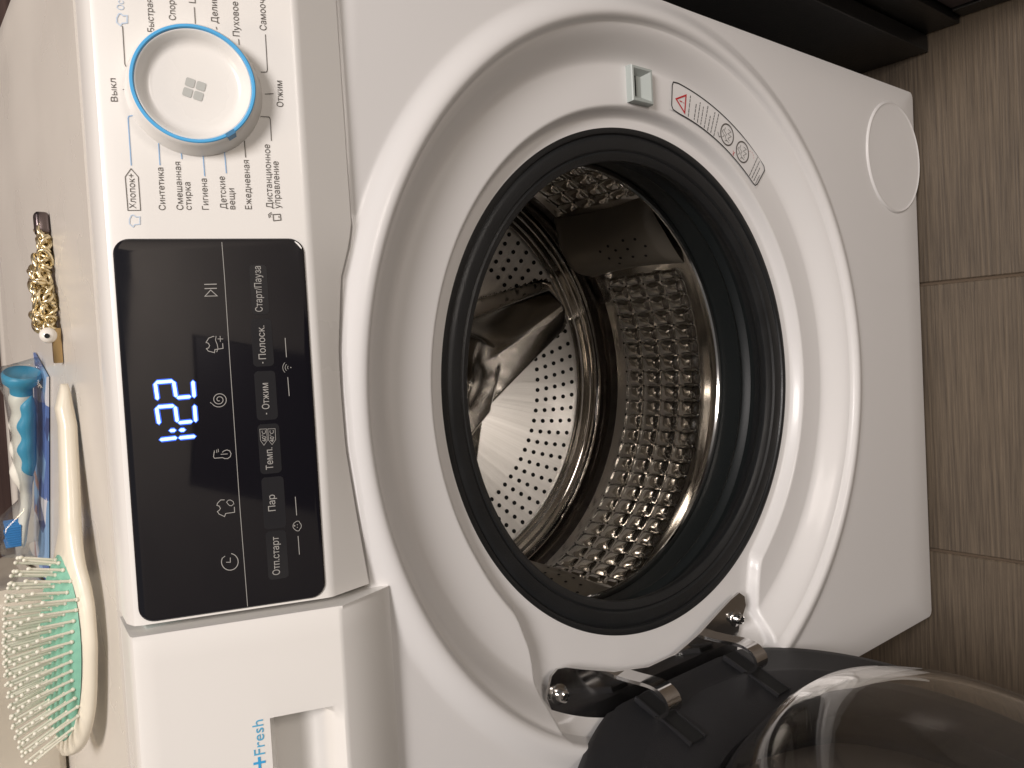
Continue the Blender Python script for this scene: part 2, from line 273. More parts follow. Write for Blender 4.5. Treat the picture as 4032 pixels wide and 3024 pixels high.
DISPLAY_LINES=[[[[91.71, 46.81], [74.58, 46.65], [30.78, 46.76], [-44.3, 46.66], [-94.69, 46.15]], 0.3, 'grey', False], [[[42.11, 19.03], [32.08, 18.96]], 0.35, 'grey', False], [[[21.64, 18.99], [11.81, 18.82]], 0.35, 'grey', False], [[[-41.0, 19.07], [-50.77, 18.97]], 0.35, 'grey', False], [[[-61.68, 18.94], [-71.49, 18.85]], 0.35, 'grey', False], [[[70.58, 56.47], [70.61, 50.57]], 0.45, 'grey', False], [[[68.49, 56.46], [68.51, 50.63]], 0.45, 'grey', False], [[[67.73, 53.6], [64.7, 56.48], [64.7, 50.72]], 0.4, 'grey', True], [[[44.24, 53.41], [44.42, 53.84], [43.58, 56.08], [41.47, 57.45], [41.03, 56.39], [39.84, 55.88], [38.69, 56.39], [38.36, 57.5], [37.07, 56.64], [36.15, 53.78], [37.7, 53.53], [38.13, 49.62], [40.72, 49.67]], 0.35, 'grey', False], [[[44.52, 52.51], [42.43, 52.94], [40.06, 52.21], [38.1, 52.04], [36.41, 52.74]], 0.3, 'grey', False], [[[43.01, 51.88], [42.89, 49.24]], 0.3, 'grey', False], [[[44.43, 50.61], [41.47, 50.65]], 0.3, 'grey', False], [[[11.79, 52.91], [11.71, 53.04], [11.66, 53.2], [11.65, 53.38], [11.69, 53.57], [11.79, 53.75], [11.93, 53.91], [12.12, 54.04], [12.35, 54.13], [12.6, 54.16], [12.87, 54.12], [13.13, 54.02], [13.36, 53.84], [13.56, 53.61], [13.7, 53.32], [13.77, 52.99], [13.76, 52.64], [13.67, 52.29], [13.49, 51.96], [13.23, 51.68], [12.9, 51.45], [12.51, 51.31], [12.09, 51.26], [11.65, 51.31], [11.23, 51.47], [10.85, 51.74], [10.53, 52.09], [10.3, 52.53], [10.18, 53.02], [10.17, 53.54], [10.29, 54.06], [10.53, 54.55], [10.88, 54.98], [11.34, 55.33], [11.87, 55.56], [12.46, 55.67], [13.07, 55.63], [13.66, 55.44], [14.2, 55.12], [14.67, 54.66], [15.02, 54.1], [15.23, 53.46], [15.29, 52.77], [15.18, 52.07], [14.92, 51.4], [14.49, 50.8], [13.93, 50.3], [13.26, 49.95], [12.51, 49.75], [11.73, 49.74], [10.95, 49.92], [10.23, 50.28], [9.6, 50.81], [9.11, 51.49], [8.78, 52.27], [8.64, 53.13], [8.71, 54.01], [8.98, 54.86], [9.44, 55.64], [10.08, 56.29], [9.8, 55.81], [11.24, 57.4]], 0.35, 'grey', False], [[[-13.83, 57.09], [-16.29, 57.62], [-17.12, 57.16], [-17.17, 53.34], [-17.73, 52.41], [-17.87, 50.94], [-17.04, 49.63], [-15.51, 49.16], [-14.03, 49.74], [-13.44, 51.03], [-13.79, 52.39], [-14.49, 53.31]], 0.35, 'grey', False], [[[-15.44, 54.11], [-15.51, 50.79]], 0.3, 'grey', False], [[[-12.92, 55.94], [-14.49, 55.89]], 0.3, 'grey', False], [[[-12.59, 55.18], [-14.18, 55.06]], 0.3, 'grey', False], [[[-13.21, 57.05], [-14.39, 56.98]], 0.3, 'grey', False], [[[-38.74, 53.74], [-38.53, 55.57], [-39.93, 57.13], [-41.06, 57.57], [-41.58, 56.5], [-42.82, 55.99], [-43.77, 56.64], [-44.22, 57.55], [-45.65, 56.76], [-47.21, 54.28], [-45.7, 53.66], [-45.57, 49.35], [-42.8, 49.32]], 0.35, 'grey', False], [[[-41.12, 52.19], [-40.02, 52.86], [-39.08, 52.06], [-39.04, 51.02], [-39.98, 49.74], [-41.2, 49.45], [-42.1, 50.62], [-41.82, 51.64]], 0.3, 'grey', True], [[[-66.45, 52.35], [-66.71, 51.7], [-67.09, 51.1], [-67.56, 50.56], [-68.12, 50.1], [-68.75, 49.72], [-69.43, 49.45], [-70.15, 49.29], [-70.88, 49.24], [-71.6, 49.3], [-72.29, 49.48], [-72.93, 49.77], [-73.5, 50.15], [-73.99, 50.63], [-74.38, 51.17], [-74.66, 51.78], [-74.82, 52.43], [-74.86, 53.1], [-74.77, 53.78], [-74.57, 54.44], [-74.25, 55.06], [-73.82, 55.63], [-73.31, 56.13], [-72.71, 56.55], [-72.06, 56.87], [-71.36, 57.09], [-70.64, 57.2], [-69.91, 57.19], [-69.21, 57.07], [-68.54, 56.84], [-67.94, 56.51]], 0.4, 'grey', False], [[[-68.34, 56.72], [-67.34, 55.33]], 0.35, 'grey', False], [[[-68.47, 52.88], [-70.84, 53.03], [-70.56, 55.01]], 0.35, 'grey', False], [[[27.48, 18.33], [27.31, 18.49], [27.12, 18.61], [26.91, 18.69], [26.69, 18.73], [26.47, 18.72], [26.25, 18.67], [26.05, 18.57], [25.87, 18.43]], 0.24, 'grey', False], [[[28.38, 19.13], [28.05, 19.45], [27.65, 19.7], [27.22, 19.87], [26.76, 19.94], [26.3, 19.93], [25.84, 19.82], [25.43, 19.62], [25.05, 19.34]], 0.24, 'grey', False], [[[29.29, 19.92], [28.78, 20.41], [28.18, 20.79], [27.52, 21.04], [26.83, 21.16], [26.12, 21.13], [25.44, 20.96], [24.81, 20.66], [24.24, 20.24]], 0.24, 'grey', False], [[[26.84, 17.11], [26.36, 17.14]], 0.5, 'grey', False], [[[-56.63, 16.98], [-57.29, 17.13], [-57.86, 17.46], [-58.29, 17.96], [-58.95, 18.28], [-59.0, 18.93], [-58.79, 19.57], [-57.98, 20.43], [-57.44, 20.86], [-56.8, 21.12], [-56.11, 21.18], [-55.45, 21.04], [-54.88, 20.7], [-54.45, 20.21], [-53.87, 19.27], [-53.82, 18.61], [-54.03, 17.97], [-54.75, 17.74], [-55.29, 17.3], [-55.94, 17.04]], 0.3, 'grey', True], [[[-55.57, 18.96], [-55.9, 18.9]], 0.5, 'grey', False], [[[-56.95, 19.04], [-57.28, 18.98]], 0.5, 'grey', False], [[[-55.77, 20.61], [-56.41, 20.1]], 0.6, 'grey', False], [[[-4.25, 34.49], [-4.36, 31.15], [-10.36, 31.15], [-12.68, 32.97], [-10.07, 34.48]], 0.22, 'grey', True], [[[-4.41, 30.54], [-4.55, 26.95], [-10.32, 27.0], [-12.72, 28.92], [-10.26, 30.53]], 0.22, 'grey', True], [[[30.23, 30.81], [29.44, 30.86]], 0.5, 'grey', False], [[[3.91, 30.63], [3.12, 30.68]], 0.5, 'grey', False]]
DIGITS=[[[22.4, 82.18], [14.49, 81.64]], [[22.9, 81.66], [23.05, 74.19]], [[22.63, 73.72], [15.28, 73.13]], [[14.62, 72.46], [14.76, 66.59]], [[22.31, 64.81], [14.55, 64.73]], [[10.18, 82.34], [2.47, 81.71]], [[10.67, 81.75], [10.76, 74.48]], [[10.09, 73.81], [2.81, 73.36]], [[2.12, 72.55], [2.28, 66.67]], [[10.06, 64.87], [2.29, 64.79]], [[-5.6, 81.53], [-5.3, 74.3]], [[-5.43, 72.82], [-5.26, 65.71]], [[-1.46, 76.89], [-1.49, 74.63]], [[-1.6, 72.36], [-1.62, 70.22]]]
DRAWER_TEXT=[['Fresh', [-170.65, 42.51, -152.6, 42.47], 5.62, 'aqua'], ['+', [-176.96, 42.8, -172.44, 42.79], 5.62, 'aqua']]
BUTTONS=[[[80.74, 35.41], [81.0, 25.18], [53.96, 24.96], [53.92, 35.21]], [[53.17, 36.39], [53.17, 25.01], [27.17, 24.33], [27.43, 36.12]], [[26.23, 35.82], [25.97, 24.41], [-0.54, 24.13], [-0.38, 36.36]], [[-1.17, 36.41], [-1.74, 24.21], [-28.39, 23.94], [-27.95, 36.19]], [[-28.75, 36.24], [-29.19, 23.99], [-57.23, 23.4], [-56.46, 36.07]], [[-56.91, 35.72], [-57.59, 23.81], [-83.63, 23.87], [-83.51, 35.86]]]


# ================================================================== SETTING
floor = bpy.data.objects.new('floor', None); COL.objects.link(floor); floor['kind'] = 'structure'; ROOTLOC['floor'] = Vector((0, 0, 0))
bm_obj('grout', box_bm(-2.2, 2.2, -2.0, 1.2, -.05, -.003), GROUT, floor, False)
tb = box_bm(-.1520, .1520, -.303, .303, -.02, 0, .0012, 1); bmesh.ops.recalc_face_normals(tb, faces=tb.faces)
tme = bpy.data.meshes.new('tile'); tb.to_mesh(tme); tb.free()
TILEM = [FLOORM]
tme.materials.append(FLOORM)
for i in range(-6, 7):
    for j in range(-3, 2):
        o = bpy.data.objects.new('tile', tme); COL.objects.link(o); attach(o, floor)
        o.location = (.0830+.1535+.307*i, .0+.608*j+.02, random.uniform(-.0004, .0004))
wall = bm_obj('back_wall', box_bm(-1.6, 1.6, .50, .56, 0, 2.4), WALLM, None, False); wall['kind'] = 'structure'

ROOMW = mat('beige_room_wall', (.36, .32, .27), .7, mottle=.3, mscale=3)
RLEAF = mat('dark_brown_reflection_leaf', (.035, .024, .02), .45)
rw = bpy.data.objects.new('room_wall', None); COL.objects.link(rw); rw['kind'] = 'structure'
bw = box_bm(-1.9, -.62, -2.50, -2.42, 0, 2.6); box_bm(.22, 1.9, -2.50, -2.42, 0, 2.6, bm=bw); box_bm(-.62, .22, -2.50, -2.42, 2.02, 2.6, bm=bw)
bm_obj('wall_face', bw, ROOMW, rw, False)
bm_obj('reflection_leaf', box_bm(-.615, .215, -2.49, -2.45, .005, 2.015, .003), RLEAF, rw, False)  # unseen leaf, added so the display mirrors a dark shape like a person
# ================================================================== WASHING MACHINE
WM = thing('washing_machine', (0, .21, 0), 'white front-loading washing machine with its round door swung open and the black display lit', 'washing machine')
# ---- front plate with the pressed dish round the porthole
TOPB = [(-.2975, .7210), (-.1090, .7210), (-.1047, .7292), (-.060, .7350), (-.020, .7396), (.0107, .7403), (.0338, .7402), (.0600, .7375), (.0748, .7359), (.0930, .7299), (.1035, .7276), (.2975, .7290)]
HALFW = .2975; ZB = .012
def r_edge(t):
    c, s = math.cos(t), math.sin(t); lo, hi = .15, .60
    def inside(r):
        x, z = r*c, CZ+r*s
        if abs(x) > HALFW or z < ZB: return False
        cx, cz = HALFW-.007, ZB+.007
        if abs(x) > cx and z < cz and math.hypot(abs(x)-cx, z-cz) > .007: return False
        return z <= interp(TOPB, x)
    for _ in range(40):
        mid = (lo+hi)/2
        if inside(mid): lo = mid
        else: hi = mid
    return lo
RSTEP = [(0, .2165), (120, .2165), (134, .2185), (140.7, .2317), (147.8, .2655), (150.3, .276), (153, .285), (204, .285), (207, .2747), (208.5, .2576), (211.8, .237), (217, .2175), (224, .2165), (360, .2165)]
def dish_y(r, deg):
    fl = .019; crest = -.0065
    if r > .2790: y = crest+(0-crest)*smooth01(.2795, .2965, r)
    elif r > .2735: u = (r-.2735)/.0055; y = crest+.0065*(1-math.sqrt(max(0, 1-(1-u)**2)))
    else: y = fl-(fl-0.0)*smooth01(.2475, .2748, r)**.92
    rs = sum(interp(RSTEP, deg+o) for o in (-1.6, -.8, 0, .8, 1.6))/5
    y += .0105*(1-smooth01(rs-.0065, rs+.0015, r))*(1 if r < .2735 else 0 if rs < .27 else 1-smooth01(.2705, .2770, r))
    return y
NT = 1440; angs = [2*PI*k/NT for k in range(NT)]
radial = [.2030, .2045, .2065]+[.2080+(.2160-.2080)*i/8 for i in range(1, 8)]
t_in = sorted(set([0.203, .2045, .2065]+[.208+.0012*i for i in range(78)]))
V = []; F = []; ring = []
for t in angs:
    deg = math.degrees(t) % 360; re = r_edge(t); row = []
    rr = [min(r, re-.0035) for r in t_in]
    last = rr[-1]; rr += [last+(re-.0035-last)*k/4 for k in range(1, 5)]
    for r in rr: row.append(porthole(r, t, dish_y(r, deg)))
    yb = dish_y(re-.0035, deg)
    row += [porthole(re-.0012, t, yb+.0006), porthole(re-.0001, t, yb+.003), porthole(re, t, .04)]
    V += row; ring.append(len(row))
L = ring[0]
for k in range(NT):
    a = k*L; b = ((k+1) % NT)*L
    for i in range(L-1): F.append((a+i, a+i+1, b+i+1, b+i))
plate = mesh_obj('front_plate', V, F, WHITE, WM, True, 50, doubles=True)
# ---- cabinet body and top
cb = box_bm(-.2970, -.2950, .036, .43, .014, .832); box_bm(.2950, .2970, .036, .43, .014, .832, bm=cb); box_bm(-.2950, .2950, .428, .43, .014, .832, bm=cb); box_bm(-.2950, .2950, .036, .428, .014, .016, bm=cb)
bm_obj('cabinet', cb, WHITE, WM, False)
for fx in (-.25, .25):
    for fy in (.06, .39):
        b = bmesh.new(); bmesh.ops.create_cone(b, cap_ends=True, segments=20, radius1=.022, radius2=.018, depth=.0135, matrix=Matrix.Translation((fx, fy, .00675)))
        bm_obj('foot', b, RUBBER, WM)
# top plate: rounded sheet with a low raised border
def ring_rect(x0, x1, y0, y1, z, r=.012, n=6):
    out = []
    for cx, cy, a0 in ((x1-r, y1-r, 0), (x0+r, y1-r, 90), (x0+r, y0+r, 180), (x1-r, y0+r, 270)):
        for i in range(n+1):
            a = R(a0+90*i/n); out.append((cx+r*math.cos(a), cy+r*math.sin(a), z))
    return out
RG = [ring_rect(-.2975, .2975, .062, .440, .826), ring_rect(-.2985, .2985, .0615, .441, .842), ring_rect(-.2965, .2965, .0625, .439, .8455), ring_rect(-.2935, .2935, .063, .436, .8470), ring_rect(-.280, .280, .064, .424, .8470), ring_rect(-.276, .276, .0645, .420, .8458), ring_rect(-.262, .262, .065, .412, .8458)]
V = [p for r_ in RG for p in r_]; n = len(RG[0]); F = []
for k in range(len(RG)-1):
    for i in range(n): F.append((k*n+i, k*n+(i+1) % n, (k+1)*n+(i+1) % n, (k+1)*n+i))
F.append(tuple((len(RG)-1)*n+i for i in range(n)))
mesh_obj('top_plate', V, F, LTOP, WM, True, 30, recalc=True)
# ---- control panel (right part) : profile swept along x with a waved lower edge
def panel_strip(xs, zb_of, lift, vtop=.1005, ledge=.004, drop=0):
    rows = []
    for x in xs:
        zb = zb_of(x)
        q = [(.010, zb), (-.0015-lift, zb+.0003), (-.0038-lift, zb+.0018)]
        c0 = pan(0, .0042, lift); q += [(c0.y+.0006, c0.z-.0035), (c0.y, c0.z-.001)]
        for v in (.006, .02, .05, .08, vtop-.004): c = pan(0, v, lift); q.append((c.y, c.z))
        c = pan(0, vtop-.001, lift-.0008); q.append((c.y, c.z)); c = pan(0, vtop, lift-.0030); q.append((c.y, c.z+.0004))
        q += [(.030, .8500), (.0595, .8466), (.0612, .8440), (.0612, .826)]
        rows.append([(x, y, z) for y, z in q])
    V = [p for r_ in rows for p in r_]; n = len(rows[0]); F = []
    for k in range(len(rows)-1):
        for i in range(n-1): F.append((k*n+i, k*n+i+1, (k+1)*n+i+1, (k+1)*n+i))
    return V, F, n, len(rows)
def capped(V, F, n, k, name, material, parent):
    F = list(F)
    F.append(tuple(range(n))); F.append(tuple((k-1)*n+i for i in range(n)))
    return mesh_obj(name, V, F, material, parent, True, 28, recalc=True)
PXL = -.0970
xs = [PXL, PXL+.001, PXL+.004]+[-.09+.0075*i for i in range(0, 32)]+[.155+.02*i for i in range(0, 7)]+[.2930, .2962, .2975]
V, F, n, k = panel_strip(xs, lambda x: interp(TOPB, max(x, -.1045)), 0)
CP = capped(V, F, n, k, 'control_panel', PLAST, WM)
# ---- detergent drawer front with a recessed grip
HD = .006
def dr(u, v, h=0): return pan(u, v, HD+h)
DXR = -.1008
bm = bmesh.new()
rx0, rx1, rv0, rv1 = -.262, -.1530, .0085, .0390
us = [-.2970, -.2955, -.285, rx0-.004, rx0]; N_ = 24
us += [rx0+(rx1-rx0)*i/N_ for i in range(1, N_)]+[rx1, rx1+.004, -.13, -.115, DXR-.0025, DXR-.0006, DXR]
vs = [-.0035+.0, -.0020, .001, rv0-.007, rv0-.003, rv0]+[rv0+(rv1-rv0)*i/12 for i in range(1, 12)]+[rv1, rv1+.003, .05, .07, .09, .0975]
def grip(u, v):
    cu = max(0, abs(u-(rx0+rx1)/2)-((rx1-rx0)/2-.006)); cv = max(rv0+.006-v, v-(rv1-.006), 0)
    d = .006-math.hypot(cu, cv)
    if u < rx0-1e-6 or u > rx1+1e-6 or v < rv0-.0075 or v > rv1+1e-6: return 0
    ends = smooth01(0, .003, min(u-rx0, rx1-u)+.0002)
    low = smooth01(rv0-.0070, rv0+.0125, v); top = smooth01(0, .0025, rv1-v)
    return -.024*ends*top*low
def drawer_pt(u, v):
    if v < -.0015: return Vector((u, -.0165+.0, .7465)) if v > -.0025 else Vector((u, -.0165, .7465))
    return dr(u, v, grip(u, v)-.002*(1-smooth01(DXR-.0026, DXR-.0004, DXR-.0026+(u-(DXR-.0026)) if u < DXR else DXR-.0004))*0)
zc = dr(0, .0005)
prof_low = [(.010, .7190), (-.0035, .7193), (-.0052, .7210)]
V = []; F = []
for u in us:
    col = [(u, y, z) for y, z in prof_low]
    e = 0.0 if u < DXR-.0015 else -.0008
    for v in vs[1:]: col.append(tuple(dr(u, v, grip(u, v)+e) if v > -.0015 else dr(u, -.0012, -.0006)))
    c = dr(u, .1000, -.0008); col.append(tuple(c)); c = dr(u, .1010, -.0030); col.append((u, c.y, c.z+.0004))
    col += [(u, .030, .8502), (u, .0593, .8466), (u, .0606, .844), (u, .0606, .826)]
    V += col
n = len(V)//len(us)
for k in range(len(us)-1):
    for i in range(n-1): F.append((k*n+i, k*n+i+1, (k+1)*n+i+1, (k+1)*n+i))
F.append(tuple(range(n))); F.append(tuple((len(us)-1)*n+i for i in range(n)))
DRAWER = mesh_obj('detergent_drawer', V, F, PLAST, WM, True, 30, recalc=True)
bm_obj('gap_liner', box_bm(DXR-.002, PXL+.002, .026, .055, .722, .842), GREYW, WM, False)
for s, seg, h, c in DRAWER_TEXT:
    if s == '+':
        a = Vector(seg[:2])/1000; x0, x1, y0, y1 = -.17775, -.17165, .0425, .0484; w = .0013; cx, cy = (x0+x1)/2, (y0+y1)/2
        P = [(x0, cy-w/2), (cx-w/2, cy-w/2), (cx-w/2, y0), (cx+w/2, y0), (cx+w/2, cy-w/2), (x1, cy-w/2), (x1, cy+w/2), (cx+w/2, cy+w/2), (cx+w/2, y1), (cx-w/2, y1), (cx-w/2, cy+w/2), (x0, cy+w/2)]
        mesh_obj('lettering', [pan(x, y, HD+.0003) for x, y in P], [tuple(range(12))], mat('bright_aqua_ink', lin((60, 160, 215)), .5), DRAWER, False)
    else: lettering(s, seg, h, AQUA, DRAWER, HD+.0003)
# ---- display glass
def rrect(u0, u1, v0, v1, r, n=8):
    out = []
    for cx, cy, a0 in ((u1-r, v1-r, 0), (u0+r, v1-r, 90), (u0+r, v0+r, 180), (u1-r, v0+r, 270)):
        for i in range(n+1): a = R(a0+90*i/n); out.append((cx+r*math.cos(a), cy+r*math.sin(a)))
    return out
rings = [(0, -.001), (0, .0008), (-.0006, .0014), (-.0016, .0016)]
V = []; F = []
for off, h in rings: V += [pan(a, b, h) for a, b in rrect(-.0957-off, .0937+off, .0066-off, .0970+off, .0075+off*.8)]
n = len(V)//len(rings)
for k in range(len(rings)-1):
    for i in range(n): F.append((k*n+i, k*n+(i+1) % n, (k+1)*n+(i+1) % n, (k+1)*n+i))
F.append(tuple((len(rings)-1)*n+i for i in range(n)))
DISP = mesh_obj('display_panel', V, F, GLASSB, WM, True, 25, recalc=True)
for q in BUTTONS:
    u0 = min(p[0] for p in q)/1000+.0006; u1 = max(p[0] for p in q)/1000-.0006; v0 = min(p[1] for p in q)/1000+.0008; v1 = max(p[1] for p in q)/1000-.0008
    P = rrect(u0, u1, v0, v1, .0022, 5); P2 = rrect(u0+.0002, u1-.0002, v0+.0002, v1-.0002, .002, 5); n = len(P)
    V = [pan(a, b, .0015) for a, b in P]+[pan(a, b, .00172) for a, b in P2]
    mesh_obj('touch_button', V, [(i, (i+1) % n, n+(i+1) % n, n+i) for i in range(n)]+[tuple(range(n, 2*n))], BTN, DISP, False, recalc=True)
for s, seg, h, c in DISPLAY_TEXT: lettering(s, seg, h, GREY, DISP, .0019)
strokes(DISPLAY_LINES, GREY, DISP, .0020, 'icon_lines')
def seg_geo(a, b, w, cut):
    a = Vector(a)/1000; b = Vector(b)/1000; d = (b-a); L_ = d.length; d.normalize(); nn = Vector((-d.y, d.x))
    a2, b2 = a-d*cut, b+d*cut
    return [a2, a2+d*w*.5+nn*w/2, b2-d*w*.5+nn*w/2, b2, b2-d*w*.5-nn*w/2, a2+d*w*.5-nn*w/2]
for a, b in DIGITS:
    L_ = (Vector(a)-Vector(b)).length; w = .00155
    P = seg_geo(a, b, w, .00045); V = [pan(p.x, p.y, .0021) for p in P]
    o = mesh_obj('digit_segment', V, [tuple(range(6))], LED, DISP, False)
    P = seg_geo(a, b, w*1.8, .0010); V = [pan(p.x, p.y, .0019) for p in P]
    mesh_obj('digit_glow', V, [tuple(range(6))], HALO, DISP, False)
# ---- print on the panel
CM = {'ink': INK, 'blue': BLUE, 'faint': FAINT}
for s, seg, h, c in PANEL_TEXT: lettering(s, seg, h, CM[c], CP, .0003)
for c in ('ink', 'blue', 'faint'): strokes([l for l in PANEL_LINES if l[2] == c], CM[c], CP, .0003)
# ---- programme knob
KC = (.1672, .0547)
def kn(r, t, d): return pan(KC[0]+r*math.cos(t), KC[1]+r*math.sin(t), d)
KN = lathe('programme_knob', [(.0322, -.001), (.0322, .0006), (.0315, .0020), (.0300, .0095), (.0293, .0113), (.0287, .0118)], PLAST, WM, kn, 128)
lathe('knob_ring', [(.0288, .0108), (.0287, .0120), (.0283, .0124), (.0273, .0124), (.0269, .0119), (.0268, .0105)], RINGB, KN, kn, 128)
lathe('knob_face', [(.0270, .0105), (.0268, .0112), (.0263, .0114), (.0255, .0108), (.0238, .0080), (.0222, .0063), (.0205, .0056), (.019, .0055), (.010, .0055), (.0001, .0055)], PLAST, KN, kn, 128)
ta = math.atan2(-.0193, -.0205)  # pointer notch
d_ = Vector((math.cos(-2.30), math.sin(-2.30))); d_ = (Vector((-.0245, -.0160))).normalized(); nn = Vector((-d_.y, d_.x))
V = []
for a, w, h in ((.0270, .0024, .0127), (.0290, .0024, .0123), (.0302, .0020, .0092), (.0270, .0024, .010), (.0290, .0024, .010), (.0296, .0020, .0080)):
    for sgn in (-1, 1): q = Vector(KC)+d_*a+nn*w*sgn; V.append(pan(q.x, q.y, h))
mesh_obj('pointer', V, [(0, 1, 3, 2), (2, 3, 5, 4), (0, 2, 8, 6), (1, 7, 9, 3), (2, 4, 10, 8), (3, 9, 11, 5)], PTR, KN, False, recalc=True)
lg = Vector((.1655, .0541))
for i, (a, b) in enumerate(((-1, -1), (1, -1), (1, 1), (-1, 1))):
    cx, cy = a*.00255, b*.00255; P = rrect(cx-.00215, cx+.00215, cy-.00215, cy+.00215, .0008, 4); an = R(-17); ca, sa = math.cos(an), math.sin(an)
    mesh_obj('emblem', [pan(lg.x+.001+x*ca-y*sa, lg.y+.0008+x*sa+y*ca, .0058) for x, y in P], [tuple(range(len(P)))], LOGO, KN, False)
# ---- rubber door gasket
def tabmod(r, t, i):
    d = math.degrees(t) % 360
    if i in (0, 1, 2): r += .0048*smooth01(155, 157.5, d)*(1-smooth01(172, 182, d))
    return r+.0006*math.sin(3*t+1)
GK = lathe('door_gasket', [(.2025, .0400), (.2062, .0370), (.2055, .0318), (.2040, .0300), (.2005, .0292), (.1985, .0300), (.1975, .0318), (.1958, .0306), (.1935, .0300), (.1865, .0312), (.1850, .0330), (.1835, .0322), (.1800, .0332), (.1780, .0352), (.1776, .0380), (.1790, .0420), (.1845, .0450), (.1880, .0500), (.1892, .0560)], RUBBER, WM, porthole, 256, rmod=tabmod)
lathe('gasket_bellows', [(.1892, .0555), (.1895, .0600), (.1868, .0640), (.1862, .0670), (.1880, .0700), (.1915, .0730), (.1925, .0800), (.1922, .0900), (.1945, .0975), (.215, .105)], RUBIN, GK, porthole, 200)
# ---- drum
DY0, DY1 = .158, .266
DR = bpy.data.objects.new('drum', None); COL.objects.link(DR); attach(DR, WM)
lathe('drum_rim', [(.2080, .1030), (.1960, .0985), (.1925, .0970), (.1895, .0976), (.1885, .0995), (.1892, .1018), (.1915, .1035), (.1990, .1070), (.2100, .1130), (.2220, .1200), (.2320, .1275), (.2345, .1350), (.2350, .1420)], STEELD, DR, porthole, 256)
NC = 84; SUB = 10; rowsY = 4
LIFT = [(15+26, 11.5), (141, 11.5), (261+0, 11.5)]
LIFT = [(318.5-270+0-7.5, 11.0), (318.5-270-7.5+120, 11.0), (318.5-270-7.5+240, 11.0)]   # degrees from straight down, counted to the right
V = []; F = []
ysm = [.1410, .1480, DY0-.003]+[DY0+(DY1-DY0)*i/(rowsY*SUB) for i in range(rowsY*SUB+1)]+[DY1+.003, .275, .282]
NTH = NC*SUB
def in_lift(deg): return any(abs((deg-c+180) % 360-180) < w+1.5 for c, w in LIFT)
for k in range(NTH):
    th = 2*PI*k/NTH; deg = math.degrees(th); cell = (k % SUB)/SUB*2-1
    for y in ysm:
        h = 0
        if DY0 <= y <= DY1 and not in_lift(deg):
            fy = ((y-DY0)/(DY1-DY0)*rowsY) % 1*2-1
            h = .0036*(1-abs(cell)**3.2)*(1-abs(fy)**3.2)
            if abs(cell) > .98 or abs(fy) > .98: h = .0004
        r = .2350-h; V.append((r*math.sin(th), y, CZ-r*math.cos(th)))
L = len(ysm)
for k in range(NTH):
    a = k*L; b = ((k+1) % NTH)*L
    for i in range(L-1): F.append((a+i, a+i+1, b+i+1, b+i))
mesh_obj('drum_shell', V, F, STEELD, DR, True, 60)
V = []; F = []
def disc(c, ax, ay, r, n=8):
    o = len(V)
    for i in range(n): V.append(c+ax*r*math.cos(2*PI*i/n)+ay*r*math.sin(2*PI*i/n))
    F.append(tuple(range(o, o+n)))
for k in range(NC):
    th = 2*PI*k/NC
    if in_lift(math.degrees(th)): continue
    for j in range(rowsY+1):
        y = DY0+(DY1-DY0)*j/rowsY; rad = Vector((math.sin(th), 0, -math.cos(th)))
        disc(Vector((0, y, CZ))+rad*.2342, Vector((math.cos(th), 0, math.sin(th))), Vector((0, 1, 0)), .0012)
o = mesh_obj('shell_holes', V, F, HOLE, DR, False); o['kind'] = 'stuff'
# stepped rings between shell and back wall
lathe('rear_groove', [(.2352, .2810), (.2362, .2835), (.2395, .2870), (.2400, .2960), (.2388, .3060), (.2345, .3120)], mat('groove_steel_dark_reflection', (.10, .09, .085), .16, 1), DR, porthole, 256)  # dark base colour stands in for the black reflection on polished steel
lathe('back_rings', [(.2347, .3115), (.2335, .3145), (.2315, .3150), (.2300, .3135), (.2288, .3150), (.2280, .3200), (.2268, .3225), (.2252, .3215), (.2240, .3235), (.2234, .3290), (.2220, .3310), (.2205, .3300), (.2192, .3320), (.2186, .3350), (.2165, .3372)], STEELD, DR, porthole, 256)
# back wall with three raised arms
ARM = [R(175.5), R(295.5), R(55.5)]
CSL = .086/.215
def cone_y(r): return .3360+CSL*max(0, .215-r)
def back_y(x, z):
    r = math.hypot(x, z); y = cone_y(r); hs = 0
    for a in ARM:       # pressed arms: a steep shoulder, then a rounded roof that rises to a crease along the arm
        s = x*math.cos(a)+z*math.sin(a); d = abs(-x*math.sin(a)+z*math.cos(a))
        if s > -.06:
            w = max(.022, .071-.17*s)
            if d < w:
                top = .3230-.019*(1-(d/w)**1.2)
                hs += (max(0, y-top)*smooth01(0, .013, w-d)*smooth01(-.06, .0, s))**5
    return y-hs**.2*(1-smooth01(.188, .2155, r))
V = []; F = []; nr, nt = 90, 432
for k in range(nt):
    t = 2*PI*k/nt
    for i in range(nr+1):
        r = .0005+.2165*i/nr; x, z = r*math.cos(t), r*math.sin(t); V.append((x, back_y(x, z), CZ+z))
FA = []; lift_ = [cone_y(math.hypot(p[0], p[2]-CZ))-p[1] for p in V]
for k in range(nt):
    a = k*(nr+1); b = ((k+1) % nt)*(nr+1)
    for i in range(nr):
        q = (a+i, a+i+1, b+i+1, b+i); (FA if max(lift_[j] for j in q) > .0004 else F).append(q)
def used(V, F):
    ids = sorted({j for q in F for j in q}); mp = {j: n_ for n_, j in enumerate(ids)}; return [V[j] for j in ids], [tuple(mp[j] for j in q) for q in F]
mesh_obj('drum_back', *used(V, F), STEEL, DR, True, 60, doubles=True)
mesh_obj('drum_spider', *used(V, FA), mat('polished_spider_steel', (.60, .56, .50), .16, 1, rvar=.04, mscale=20), DR, True, 75, doubles=True)
V = []; F = []
